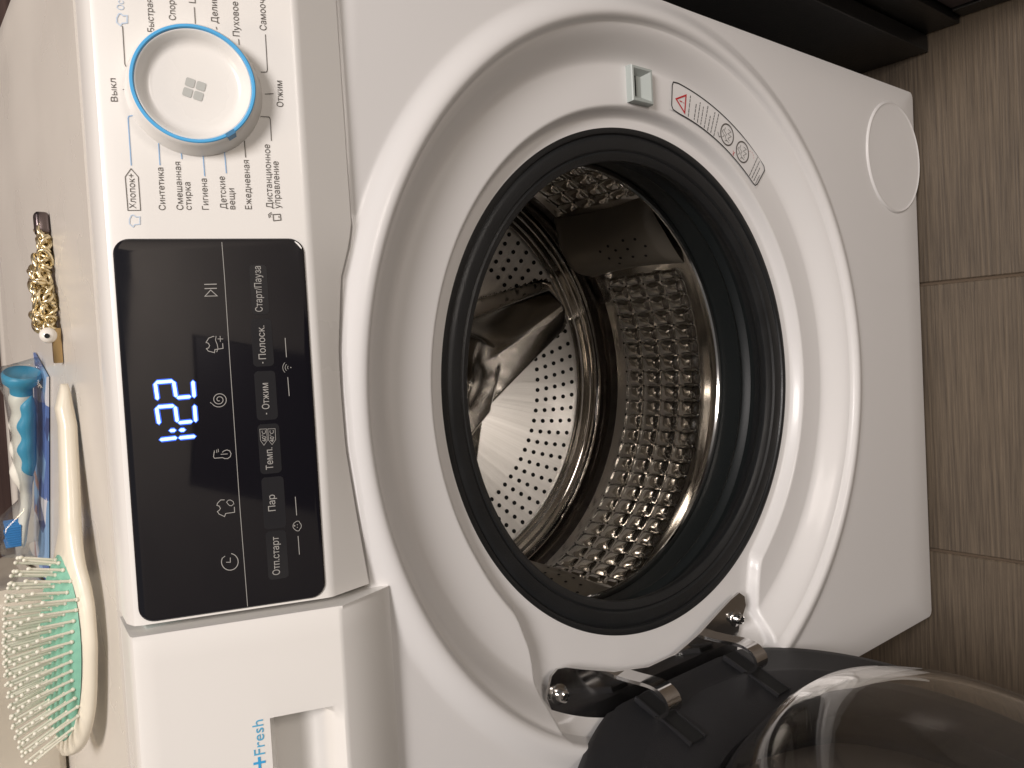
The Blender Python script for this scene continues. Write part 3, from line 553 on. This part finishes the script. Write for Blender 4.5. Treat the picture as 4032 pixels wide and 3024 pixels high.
for k in range(80):
    for j in range(5):
        r = .1660+.0108*j; t = 2*PI*k/80+R(1.5)*(j-2)*.55; x, z = r*math.cos(t), r*math.sin(t); yy = back_y(x, z)
        if yy > cone_y(r)-.0008 and back_y(x*.98, z*.98) > cone_y(r*.98)-.001:
            er = Vector((x/r, -CSL, z/r)).normalized(); et = Vector((-z/r, 0, x/r)); disc(Vector((x, yy-.0006, CZ+z)), er, et, .0027, 10)
o = mesh_obj('back_holes', V, F, HOLE, DR, False); o['kind'] = 'stuff'
# three lifters
for c, w in LIFT:
    V = []; F = []; NA, NY = 20, 22
    for i in range(NA+1):
        a = (i/NA*2-1)
        for j in range(NY+1):
            y = .146+(.286-.146)*j/NY; f = j/NY
            wid = w*(1.0-.10*math.sin(f*PI)); th = R(c+a*wid)
            hh = .034*(1-abs(a)**2.6)**.9*(.55+.45*smooth01(0, .5, f))*smooth01(0, .05, f+.02)*(1-smooth01(.93, 1.0, f)*.6)+.0006
            r = .2352-hh; V.append((r*math.sin(th), y, CZ-r*math.cos(th)))
    for i in range(NA):
        for j in range(NY): F.append((i*(NY+1)+j, i*(NY+1)+j+1, (i+1)*(NY+1)+j+1, (i+1)*(NY+1)+j))
    LV = V
    LO = mesh_obj('drum_lifter', V, F, LIFTM, DR, True, 60)
    V = []; F = []
    for ia, jy in ((6, 4), (9, 3), (12, 4), (7, 6), (10, 6), (13, 6), (8, 8), (11, 8), (6, 9), (13, 9), (9, 10), (12, 11)):
        p = Vector(LV[ia*(NY+1)+jy]); e1 = (Vector(LV[(ia+1)*(NY+1)+jy])-p).normalized(); e2 = (Vector(LV[ia*(NY+1)+jy+1])-p).normalized(); nn = e1.cross(e2)
        inw = Vector((-p.x, 0, CZ-p.z)); nn = nn if nn.dot(inw) > 0 else -nn
        disc(p+nn*.0008, e1, (nn.cross(e1)).normalized(), .0017)
    o = mesh_obj('lifter_holes', V, F, HOLE, DR, False); o['kind'] = 'stuff'
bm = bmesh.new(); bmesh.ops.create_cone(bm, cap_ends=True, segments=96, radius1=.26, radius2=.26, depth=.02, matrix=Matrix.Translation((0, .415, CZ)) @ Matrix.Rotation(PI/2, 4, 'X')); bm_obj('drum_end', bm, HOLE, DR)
# black tub wall round the drum so that no light leaks in
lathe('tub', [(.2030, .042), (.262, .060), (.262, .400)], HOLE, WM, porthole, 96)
# ---- latch
def pol(rmm, deg, y): return Vector((rmm/1000*math.cos(R(deg)), y, CZ+rmm/1000*math.sin(R(deg))))
bm = bmesh.new()
lc = pol(233, 1.9, 0); ex = Vector((1, 0, 0)); ez = Vector((0, 0, 1))
def loop(hx, hz, y, dx=0, dz=0): return [bm.verts.new((lc.x+dx+sx*hx, y, lc.z+dz+sz*hz)) for sx, sz in ((1, 1), (-1, 1), (-1, -1), (1, -1))]
ls = [loop(.0142, .0124, .0195), loop(.0140, .0122, .0138), loop(.0134, .0116, .0128), loop(.0116, .0098, .0128), loop(.0080, .0052, .0180, 0, .0018), loop(.0001, .0001, .0180, 0, .0018)]
for a, b in zip(ls, ls[1:]):
    for i in range(4): bm.faces.new((a[i], a[(i+1) % 4], b[(i+1) % 4], b[i]))
LT = bm_obj('door_latch', bm, GREYW, WM, True, 25)
bm_obj('latch_slot', box_bm(lc.x-.0078, lc.x+.0078, .0174, .0186, lc.z+.0028, lc.z+.0066), HOLE, LT, False)
# ---- warning sticker, printed round the dish
SY = .0187
def sp(rmm, deg): return pol(rmm, deg, SY-.0002)
ST = bpy.data.objects.new('warning_sticker', None); COL.objects.link(ST); attach(ST, WM)
NA = 40; V = []; F = []
def st_r(f, deg):  # inner and outer edge of the sticker
    k = (deg+8)/-34; return (223.3+1.6*k)+((248.0+3*k)-(223.3+1.6*k))*f
WST = mat('sticker_white', (.745, .735, .725), .3)
for i in range(NA+1):
    d = -7.9-33.9*i/NA; V += [sp(st_r(0, d), d), sp(st_r(1, d), d)]
F = [(2*i, 2*i+1, 2*i+3, 2*i+2) for i in range(NA)]
mesh_obj('sticker_film', V, F, WST, ST, False)
def polar_ribbon(pts, w, material, name, closed=False, lift=.0004):
    v, f = ribbon([(r_*math.cos(R(d))/1000, r_*math.sin(R(d))/1000) for r_, d in pts], w/1000, closed)
    return mesh_obj(name, [(p.x, SY-.0002-lift, CZ+p.y) for p in v], f, material, ST, False)
bd = []
for d in range(-100, -400, -12): bd.append((st_r(1, d/10), d/10))
bd += [(st_r(.97, -40.6), -40.8), (st_r(.88, -41.3), -41.5), (st_r(.15, -41.3), -41.4), (st_r(.03, -40.8), -41.0)]
for d in range(-400, -100, 12): bd.append((st_r(0, d/10), d/10))
bd += [(st_r(.04, -9), -8.9), (st_r(.16, -8.5), -8.4), (st_r(.84, -8.5), -8.3), (st_r(.96, -9), -8.6)]
polar_ribbon(bd, 1.0, PRINT, 'sticker_border', True)
polar_ribbon([(234.3, -9.7), (242.0, -12.6), (226.6, -12.7)], 1.3, REDI, 'warning_triangle', True)
polar_ribbon([(234.4, -10.75), (234.4, -11.65)], .8, REDI, 'exclamation_mark'); polar_ribbon([(234.4, -12.0), (234.4, -12.2)], .8, REDI, 'exclamation_mark')
tl = [(225.4, 244.0, -13.9), (225.8, 240.3, -15.9), (225.3, 244.1, -17.05), (225.8, 242.5, -18.2), (225.2, 246.2, -19.5), (225.1, 239.5, -20.75), (225.7, 246.7, -21.9), (225.2, 247.3, -23.1), (225.9, 249.8, -38.0), (226.9, 248.3, -39.0), (227.1, 244.1, -39.9), (227.3, 238.1, -40.8)]
for a, b, d in tl:      # lines of text too small to read
    x = a
    while x < b:
        e = min(b, x+random.uniform(1.6, 4.2)); polar_ribbon([(x, d-.05), (e, d-.05)], .7, PRINT, 'small_print'); x = e+.7
for c, dd in ((237, -27.15), (237.3, -33.3)):
    for rad in (9.6, 9.0):
        pts = []
        for i in range(28):
            a = 2*PI*i/28; x = c*math.cos(R(dd))+rad*math.cos(a); z = c*math.sin(R(dd))+rad*math.sin(a); pts.append((math.hypot(x, z), math.degrees(math.atan2(z, x))))
        polar_ribbon(pts, .65, INK, 'drum_picture', True)
    for q in ([(-6, 1), (-2, 3), (0, 1), (3, 4), (6, 2)], [(-5, -3), (-3, -1), (-1, -6), (1, -1), (3, -6), (5, -2)], [(-3, 7), (-1, 4), (2, 7), (4, 5)], [(-7, -2), (-5, 1), (-6, 4)]):
        pts = [(math.hypot(c*math.cos(R(dd))+x, c*math.sin(R(dd))+z), math.degrees(math.atan2(c*math.sin(R(dd))+z, c*math.cos(R(dd))+x))) for x, z in q]
        polar_ribbon(pts, .45, INK, 'drum_picture')
polar_ribbon([(231.8, -24.1), (228.7, -24.9), (229.8, -25.3)], .6, PRINT, 'tick_mark')
polar_ribbon([(229.6, -30.4), (225.6, -31.1)], .5, REDI, 'cross_mark'); polar_ribbon([(225.6, -30.5), (229.8, -31.1)], .5, REDI, 'cross_mark', lift=.0005)
pts = [(243.6+3.4*math.cos(a), -36.1+1.05*math.sin(a)) for a in [R(-80+18*i) for i in range(10)]]
for i in range(0, 9, 2): polar_ribbon(pts[i:i+2], .3, REDI, 'sock_picture')
# ---- round filter cover, bottom right
fc = Vector((.2185, 0, .066)); RF = .0590
def fp(r, t, d): return (fc.x+r*math.cos(t), d, fc.z+r*math.sin(t)*1.02)
lathe('filter_cover', [(RF+.0012, .0005), (RF+.0008, -.0004), (RF-.0002, -.0014), (RF-.0012, -.0018), (RF-.0022, -.0012), (RF-.0040, -.0011), (.03, -.0012), (.0001, -.0012)], WHITE, WM, fp, 96)
# ---- chrome hinge
HG = bpy.data.objects.new('door_hinge', None); COL.objects.link(HG); attach(HG, WM)
HY = .0215
out_o = [(234, 148.2), (240, 147.4), (255, 148.0), (262, 150), (264.5, 153.5), (265, 160), (265, 180), (264, 196), (262, 200), (252, 201.5), (243, 203), (240, 204.5), (234, 207), (226, 207.6)]
out_i = [(218, 206.5), (215.5, 203), (215.5, 199), (220, 190), (225, 182), (227.3, 173), (227.8, 163), (229, 154), (231, 150)]
P = out_o+out_i
bm = bmesh.new(); vf = [bm.verts.new(pol(r_, d, HY)) for r_, d in P]; f = bm.faces.new(vf)
ex_ = bmesh.ops.extrude_face_region(bm, geom=[f])
for v in [g for g in ex_['geom'] if isinstance(g, bmesh.types.BMVert)]: v.co.y -= .0022
bm_obj('hinge_plate', bm, CHROME, HG, True, 30)
for sx, sy, sz in ((-.2172, .0193, .5735), (-.2160, .0193, .3605)):
    def spn(r, t, d): return (sx+r*math.cos(t), sy-d, sz+r*math.sin(t))
    sc = lathe('screw', [(.0075, -.001), (.0074, .0008), (.0046, .0012), (.0046, .0052), (.0042, .0066), (.0030, .0074), (.0026, .0062), (.0001, .0060)], CHROME, HG, spn, 32)
    for a in (0, PI/2): bm_obj('screw_slot', box_bm(sx-.0019 if a == 0 else sx-.0005, sx+.0019 if a == 0 else sx+.0005, sy-.0068-(.0001 if a else 0), sy-.0058, sz-.0005 if a == 0 else sz-.0019, sz+.0005 if a == 0 else sz+.0019), HOLE, sc, False)
# ---- door, swung open about the hinge (door frame: s along the leaf, n towards its inner face, z up)
PHI = R(110); DP0 = Vector((-.25, -.02, 0)); DE = Vector((math.cos(PHI), -math.sin(PHI), 0)); DN = Vector((math.sin(PHI), math.cos(PHI), 0))
DS, DZ = .209, .445
def dw(s, n, z): return DP0+DE*s+DN*n+Vector((0, 0, z))
def dl(r, t, d):
    s, z = r*math.cos(t), r*math.sin(t); return dw(DS+s, d, DZ+z)
def flatmod(r, t, i):       # the rim is cut straight along the hinge
    c = math.cos(t)
    return min(r, .243/max(.2, -c)) if c < -.2 and r > .2 else r
DOOR = bpy.data.objects.new('door', None); COL.objects.link(DOOR); attach(DOOR, WM)
lathe('door_ring', [(.1690, -.030), (.1700, -.006), (.1725, -.0015), (.1760, 0), (.1900, .0012), (.2180, .0026), (.2210, .0022), (.2240, .0006), (.2480, -.0002), (.2545, -.0016), (.2580, -.0050), (.2590, -.012), (.2575, -.034), (.2480, -.044)], BLACKP, DOOR, dl, 200, rmod=flatmod)
lathe('door_cover', [(.2500, -.040), (.2560, -.047), (.2500, -.056), (.2200, -.060), (.1200, -.062), (.0001, -.062)], mat('smoked_door_cover', (.20, .178, .160), .16, coat=.3), DOOR, dl, 120)
bowl = [(.1695, -.020), (.1690, .004), (.1640, .018), (.1560, .040), (.1490, .056), (.1410, .068), (.1290, .0765), (.1150, .0800), (.0700, .0815), (.0001, .082)]
inner = [(.0001, .0760), (.0700, .0755), (.1130, .0742), (.1250, .0710), (.1360, .0635), (.1440, .0525), (.1510, .038), (.1590, .016), (.1640, .004), (.1645, -.020)]
def bowlpt(r, t, d):
    z = r*math.sin(t); return dw(DS+r*math.cos(t), d*(1+.18*(z/.17) if d > 0 else 1) if False else d, DZ+z)
lathe('door_glass', bowl+inner, GLASS, DOOR, bowlpt, 160)
for z0 in (.499, .388):
    # slot in the ring and the chrome gooseneck that enters it
    def slot_box(s0, s1, n0, n1, za, zb_):
        bm = bmesh.new(); v = [bm.verts.new(dw(s, n_, z)) for s in (s0, s1) for n_ in (n0, n1) for z in (za, zb_)]
        for q in ((0, 1, 3, 2), (4, 6, 7, 5), (0, 4, 5, 1), (2, 3, 7, 6), (0, 2, 6, 4), (1, 5, 7, 3)): bm.faces.new([v[i] for i in q])
        return bm
    bm_obj('hinge_slot', slot_box(-.0300, .024, -.004, .0034, z0-.0075, z0+.0075), HOLE, DOOR, False)
    for zz in (z0-.0082, z0+.0082): bm_obj('slot_edge', slot_box(-.0300, .0245, .000, .0044, zz-.0008, zz+.0008), BLACKP, DOOR, False)
    path = [Vector((-.2215, HY-.002, 0)), Vector((-.2215, .006, 0)), Vector((-.2205, -.008, 0)), Vector((-.2215, -.0185, 0)), Vector((-.2265, -.0255, 0)), Vector((-.2335, -.0275, 0)), Vector((-.2395, -.0245, 0)), Vector((-.2440, -.0175, 0)), Vector((-.2475, -.009, 0)), Vector((-.2495, -.003, 0))]
    for _ in range(2):   # Chaikin
        q = [path[0]]
        for a, b in zip(path, path[1:]): q += [a*.75+b*.25, a*.25+b*.75]
        path = q+[path[-1]]
    V = []; F = []; nP = len(path); zl = z0+.006
    for i, p in enumerate(path):
        t = (path[min(i+1, nP-1)]-path[max(i-1, 0)]).normalized(); nn = Vector((-t.y, t.x, 0)); f = i/(nP-1)
        hw = .0080-.0010*f; zc_ = zl-.006*f+.004*(1-f)
        for sgn, zz in ((1, hw), (-1, hw), (-1, -hw), (1, -hw)): V.append(p+nn*sgn*.0013+Vector((0, 0, zc_+zz)))
    for i in range(nP-1):
        for j in range(4): F.append((4*i+j, 4*i+(j+1) % 4, 4*i+4+(j+1) % 4, 4*i+4+j))
    F += [(0, 1, 2, 3), tuple(4*(nP-1)+j for j in range(4))]
    mesh_obj('hinge_arm', V, F, CHROME, HG, True, 35, recalc=True)

# ================================================================== THINGS ON THE TOP
ZT = .8458
# ---- hairbrush
HB = thing('hairbrush', (-.09, .10, ZT), 'cream paddle hairbrush with mint green cushion and pale bristles lying at the front edge', 'hairbrush')
def spine_y(x): return interp([(-.205, .148), (-.19, .142), (-.15, .131), (-.12, .123), (-.09, .121), (-.06, .121), (-.03, .127), (.0, .134), (.03, .139)], x)
def hw(x):
    e = math.sqrt(max(0, 1-max(0, (-.165-x)/.0352)**2)) if x < -.165 else 1
    e *= math.sqrt(max(0, 1-max(0, (x-.0165)/.0081)**2)) if x > .0165 else 1
    return max(.0004, e*interp([(-.2000, .0250), (-.172, .0290), (-.150, .0312), (-.125, .0318), (-.102, .0290), (-.085, .0235), (-.070, .0170), (-.055, .0120), (-.03, .0098), (.0, .0085), (.0245, .0070)], x))
def zlow(x): return ZT+interp([(-.205, .0135), (-.19, .0110), (-.16, .0085), (-.12, .0080), (-.08, .0070), (-.04, .0035), (.0, .0008), (.0245, .0030)], x)
def tilt(x): return .17*(1-smooth01(-.10, -.055, x))
def thick(x): return interp([(-.205, .005), (-.195, .0090), (-.17, .0105), (-.10, .0108), (-.07, .0105), (-.03, .0100), (.01, .0095), (.0245, .004)], x)
xs_ = [-.08775-.11225*math.cos(PI*i/110) for i in range(111)]; V = []; F = []; NS = 20
for x in xs_:
    for j in range(NS):
        a = 2*PI*j/NS; ca, sa = math.cos(a), math.sin(a); e = .62
        yy = hw(x)*math.copysign(abs(ca)**e, ca); V.append((x, spine_y(x)+yy, zlow(x)+tilt(x)*yy+thick(x)/2*(1+math.copysign(abs(sa)**.75, sa))))
for i in range(110):
    for j in range(NS): F.append((i*NS+j, i*NS+(j+1) % NS, (i+1)*NS+(j+1) % NS, (i+1)*NS+j))
F += [tuple(range(NS)), tuple(110*NS+j for j in range(NS))]
mesh_obj('brush_body', V, F, CREAM, HB, True, 60, recalc=True)
CX, CA, CB = -.1315, .0590, .0268
def cush(u, v):   # u, v in the unit disc
    x = CX+CA*u; y = spine_y(x)+CB*v; z = zlow(x)+tilt(x)*CB*v+thick(x)*.93+.0085*(1-min(1, u*u+v*v))**.6
    return Vector((x, y, z))
V = [cush(0, 0)]; F = []; NRi, NSe = 8, 40
for i in range(1, NRi+1):
    for j in range(NSe): a = 2*PI*j/NSe; V.append(cush(i/NRi*math.cos(a), i/NRi*math.sin(a)))
for j in range(NSe):
    F.append((0, 1+j, 1+(j+1) % NSe))
    for i in range(NRi-1): F.append((1+i*NSe+j, 1+(i+1)*NSe+j, 1+(i+1)*NSe+(j+1) % NSe, 1+i*NSe+(j+1) % NSe))
mesh_obj('cushion', V, F, MINT, HB, True, 60, recalc=True)
bm = bmesh.new(); LB = .0190
bmesh.ops.create_cone(bm, cap_ends=False, segments=7, radius1=.00085, radius2=.00072, depth=LB, matrix=Matrix.Translation((0, 0, LB/2)))
bmesh.ops.create_uvsphere(bm, u_segments=7, v_segments=5, radius=.00125, matrix=Matrix.Translation((0, 0, LB)))
bmesh.ops.create_uvsphere(bm, u_segments=7, v_segments=4, radius=.0013, matrix=Matrix.Translation((0, 0, .0006)))
bmm = bpy.data.meshes.new('bristle'); bm.to_mesh(bmm); bm.free(); bmm.materials.append(BRIST); bmm.polygons.foreach_set('use_smooth', [True]*len(bmm.polygons))
cnt = 0
for j in range(-4, 5):
    v = j/4*.86; span = math.sqrt(max(0, 1-v*v)); n = max(7, int(round(18*(span*.55+.45))))
    for i in range(n):
        u = (i/(n-1)*2-1)*(.93*math.sqrt(1-v*v*.80))
        p = cush(u, v); d = Vector((u*.42-.05+random.uniform(-.03, .03), v*.16-.20+random.uniform(-.02, .02), 1)).normalized()
        o = bpy.data.objects.new('bristle', bmm); COL.objects.link(o); attach(o, HB)
        q = Vector((0, 0, 1)).rotation_difference(d).to_matrix().to_4x4(); q.translation = p-d*.0006; o.matrix_basis = q; cnt += 1
# ---- toothbrush in a blister pack
A = Vector((.033, .210, 0)); Bv = Vector((-.141, .280, 0)); AX = (Bv-A).normalized(); AY = Vector((AX.y, -AX.x, 0)); AY = AY if AY.y > 0 else -AY
LEN = (Bv-A).length
def tp(s, d, z): return A+AX*(s if s < .09 else .09+(s-.09)*.84)+AY*d+Vector((0, 0, ZT+(z if z < .003 else .003+(z-.003)*.86)))
PK = thing('toothbrush_pack', tuple(tp(LEN/2, .025, 0)), 'clear plastic blister on a printed blue card, lying behind the hairbrush', 'packaging')
def card_mat():
    m = bpy.data.materials.new('printed_card'); m.use_nodes = True; nt = m.node_tree; b = nt.nodes['Principled BSDF']
    tc = nt.nodes.new('ShaderNodeTexCoord'); v = nt.nodes.new('ShaderNodeTexVoronoi'); v.inputs['Scale'].default_value = 48
    nt.links.new(tc.outputs['Object'], v.inputs['Vector']); cr = nt.nodes.new('ShaderNodeValToRGB'); cr.color_ramp.interpolation = 'CONSTANT'
    sep = nt.nodes.new('ShaderNodeSeparateColor'); nt.links.new(v.outputs['Color'], sep.inputs[0]); nt.links.new(sep.outputs[0], cr.inputs[0])
    els = cr.color_ramp.elements
    for pos, c in ((.0, (92, 118, 176)), (.28, (136, 172, 212)), (.52, (70, 84, 130)), (.68, (170, 136, 128)), (.82, (226, 182, 92)), (.88, (214, 214, 220))):
        e = els.new(pos); e.color = (*lin(c), 1)
    els.remove(els[0]); nt.links.new(cr.outputs[0], b.inputs['Base Color']); b.inputs['Roughness'].default_value = .35; return m
bm = bmesh.new(); v = [bm.verts.new(tp(s, d, z)) for z in (.0008, .0022) for s, d in ((.004, 0), (.004, .05), (LEN, .05), (LEN, 0))]
for q in ((3, 2, 1, 0), (4, 5, 6, 7), (0, 1, 5, 4), (1, 2, 6, 5), (2, 3, 7, 6), (3, 0, 4, 7)): bm.faces.new([v[i] for i in q])
bm_obj('card', bm, card_mat(), PK, False)
# blister: a vacuum-formed shell following the brush
bl = [(-.001, .004, .004), (.004, .022, .006), (.008, .0285, .0155), (.017, .0285, .016), (.026, .0245, .016), (.05, .0215, .0140), (.075, .0200, .013), (.095, .0160, .012), (.115, .0160, .012), (.130, .0300, .013), (.150, .0312, .0135), (.158, .0305, .013), (.162, .008, .011)]
V = []; F = []; NS = 14
for s, hgt, wd in bl:
    for j in range(NS+1):
        a = PI*j/NS; V.append(tp(s, .022-wd*math.copysign(abs(math.cos(a))**.5, math.cos(a)), .0024+hgt*abs(math.sin(a))**.5))
for i in range(len(bl)-1):
    for j in range(NS): F.append((i*(NS+1)+j, i*(NS+1)+j+1, (i+1)*(NS+1)+j+1, (i+1)*(NS+1)+j))
bo = mesh_obj('blister', V, F, CLEAR, PK, True, 60)
md = bo.modifiers.new('thickness', 'SOLIDIFY'); md.thickness = .0004; md.offset = 0
TB = thing('toothbrush', tuple(tp(.08, .022, .005)), 'blue and ivory child toothbrush with a suction cup foot inside the clear pack', 'toothbrush')
def sweep(name, st, material, parent, NS=18, e=1.0):
    """st: (s, d, z, half width across, half height)"""
    V = []; F = []
    for s, d, z, w, h in st:
        for j in range(NS): a = 2*PI*j/NS; ca, sa = math.cos(a), math.sin(a); V.append(tp(s, d+w*math.copysign(abs(ca)**e, ca), z+h*math.copysign(abs(sa)**e, sa)))
    for i in range(len(st)-1):
        for j in range(NS): F.append((i*NS+j, i*NS+(j+1) % NS, (i+1)*NS+(j+1) % NS, (i+1)*NS+j))
    F += [tuple(range(NS)), tuple((len(st)-1)*NS+j for j in range(NS))]
    return mesh_obj(name, V, F, material, parent, True, 60, recalc=True)
hn = [(.021, .022, .0150, .0065, .0065)]
for i in range(0, 31):
    s = .024+.066*i/30; hn.append((s, .022, .0155+.0008*math.sin(i*.75), .0080, (.0082+.0004*math.sin(i*.75))))
hn += [(.096, .022, .0140, .0058, .0056), (.104, .022, .0130, .0046, .0045), (.115, .022, .0130, .0042, .0042), (.126, .022, .0145, .0050, .0042), (.135, .022, .0155, .0058, .0038), (.150, .022, .0165, .0056, .0034), (.156, .022, .0165, .0030, .0020)]
sweep('handle', hn, TWHITE, TB)
gp = []
for i in range(0, 31):
    s_ = .0235+.062*i/30; e_ = 1-abs(i/15-1)**8; top = .0200+.0015*math.sin(i*.72)*e_-.006*(1-e_); bot = .0058
    gp.append((s_, .0196, (top+bot)/2, .0090*(.45+.55*e_), (top-bot)/2*(.4+.6*e_)))
sweep('grip', gp, TBLUE, TB)
sweep('suction_cup', [(.0100, .022, .0150, .0100, .0105), (.0080, .022, .0150, .0128, .0128), (.0095, .022, .0150, .0142, .0142), (.0110, .022, .0150, .0143, .0143), (.0150, .022, .0160, .0125, .0128), (.0190, .022, .0158, .0080, .0082), (.0235, .022, .0155, .0078, .0080)], TBLUE, TB, 32)
bm = bmesh.new()
for i in range(9):
    for j in range(4):
        p = tp(.1330+.0023*i, .0175+.0030*j, 0); hh = .0098-.0014*abs(math.sin(i*.8))
        bmesh.ops.create_cone(bm, cap_ends=True, segments=8, radius1=.00125, radius2=.00115, depth=hh, matrix=Matrix.Translation((p.x, p.y, ZT+.0158+hh/2)))
bm_obj('bristle_head', bm, TBR, TB)
# ---- gold chain bracelet
BA = Vector((.132, .176, 0)); BB = Vector((.052, .166, 0)); BX = (BB-BA).normalized(); BY = Vector((-BX.y, BX.x, 0)); BY = BY if BY.y > 0 else -BY; BL = (BB-BA).length
def bp(s, d, z): return BA+BX*s+BY*d+Vector((0, 0, ZT+z))
BR = thing('bracelet', tuple(bp(BL/2, 0, 0)), 'chunky gold chain bracelet with a pearl bead and dark clasp at the right', 'bracelet')
def torus_mesh(a, b, r, nu=20, nv=8):
    V = []; F = []
    for i in range(nu):
        t = 2*PI*i/nu; c = Vector((a*math.cos(t), b*math.sin(t), 0)); tn = Vector((math.cos(t)/a, math.sin(t)/b, 0)).normalized()
        for j in range(nv): q = 2*PI*j/nv; V.append(c+tn*r*math.cos(q)+Vector((0, 0, r*math.sin(q))))
    for i in range(nu):
        for j in range(nv): F.append((i*nv+j, ((i+1) % nu)*nv+j, ((i+1) % nu)*nv+(j+1) % nv, i*nv+(j+1) % nv))
    me = bpy.data.meshes.new('link'); me.from_pydata([tuple(v) for v in V], [], F); me.materials.append(GOLD); me.polygons.foreach_set('use_smooth', [True]*len(F)); return me
LK = [torus_mesh(.0062, .0038, .00125), torus_mesh(.0050, .0034, .00105), torus_mesh(.0036, .0030, .0009)]
for i in range(112):
    f = i/111; big = smooth01(.30, .40, f)
    hmax = .0055+.0058*big-.002*smooth01(.9, 1, f); s = .010+f*(BL-.016)
    me = LK[0 if (i % 3 == 0 and f > .25) else 1 if i % 3 == 1 else 2]
    o = bpy.data.objects.new('link', me); COL.objects.link(o); attach(o, BR)
    dd = random.uniform(-.0045, .0045)*(.6+.4*big)
    rot = Matrix.Rotation(math.atan2(BX.y, BX.x)+random.gauss(.1, .7), 4, 'Z') @ Matrix.Rotation(random.gauss(.9, .5), 4, 'X') @ Matrix.Rotation(random.uniform(-.7, .7), 4, 'Y')
    rot.translation = bp(s+random.uniform(-.002, .002), dd, random.uniform(.0035, hmax)); o.matrix_basis = rot
bm = bmesh.new(); bmesh.ops.create_uvsphere(bm, u_segments=24, v_segments=16, radius=.0050, matrix=Matrix.Translation(bp(BL-.002, -.0065, .0080))); PB = bm_obj('pearl', bm, PEARL, BR)
c = bp(BL-.002, -.0065, .0080); vd = (Vector((.0258, -.4006, .9454))-c).normalized(); vd = Vector((-.12, -.97, .28)).normalized()
bm = bmesh.new(); bmesh.ops.create_cone(bm, cap_ends=True, segments=16, radius1=.0015, radius2=.0015, depth=.0006, matrix=Matrix.Translation(c+vd*.0049) @ Vector((0, 0, 1)).rotation_difference(vd).to_matrix().to_4x4()); bm_obj('pearl_hole', bm, HOLE, PB)
bm = box_bm(-.009, .005, -.0045, .0045, 0, .0080, .0025, 3); bm.transform(Matrix.Translation(bp(.004, 0, .0006)) @ Matrix.Rotation(math.atan2(-BX.y, -BX.x), 4, 'Z')); bm_obj('clasp', bm, CLASP, BR)
bm = box_bm(-.004, .018, -.0016, .0016, 0, .0052, .0008, 2); bm.transform(Matrix.Translation(bp(BL-.003, -.004, .0005)) @ Matrix.Rotation(math.atan2(BX.y, BX.x)-.12, 4, 'Z')); bm_obj('flat_bar', bm, BAR, BR)
# ---- cream plastic package at the back left
bm = bmesh.new(); bmesh.ops.create_grid(bm, x_segments=2, y_segments=2, size=1); bm.free()
V = []; F = []; nx, nz = 60, 40
bm = box_bm(-.46, -.118, .245, .405, ZT+.001, ZT+.150, .012, 3)
bmesh.ops.subdivide_edges(bm, edges=bm.edges[:], cuts=14, use_grid_fill=True)
for v in bm.verts:
    q = Vector((v.co.x*16+v.co.z*9, v.co.y*12, v.co.z*10-v.co.x*6)); k = smooth01(0, .03, v.co.z-ZT)
    d = noise.fractal(q, .8, 2.2, 3)*.006*k; v.co += Vector((d*.6, d, d*.3*k))
TBG = mat('cream_film', (.80, .74, .62), .25, trans=.25, ior=1.3, coat=.4, mottle=.15, mscale=14)
pkg = bm_obj('plastic_package', bm, TBG, None, True, 70); pkg['label'] = 'cream plastic package with soft folds behind the hairbrush bristles'; pkg['category'] = 'package'
# ================================================================== BLACK CUPBOARD TO THE RIGHT
CB_ = thing('cupboard', (.60, .1, 0), 'black lacquered cupboard standing close to the right of the washing machine', 'cupboard')
bm_obj('side_panel', box_bm(.340, .358, -.0135, .43, .002, 1.4 if False else .80, .001), CABB, CB_, False)
bm_obj('door_frame', box_bm(.360, .90, -.047, .43, .002, .80, .001), CABB, CB_, False)
bm_obj('cupboard_door', box_bm(  .3680, .90, -.16, -.049, .030, .80, .0015), CABP, CB_, False)
bm_obj('plinth', box_bm(.3660, .90, -.16, -.049, .002, .027, .001), CABB, CB_, False)
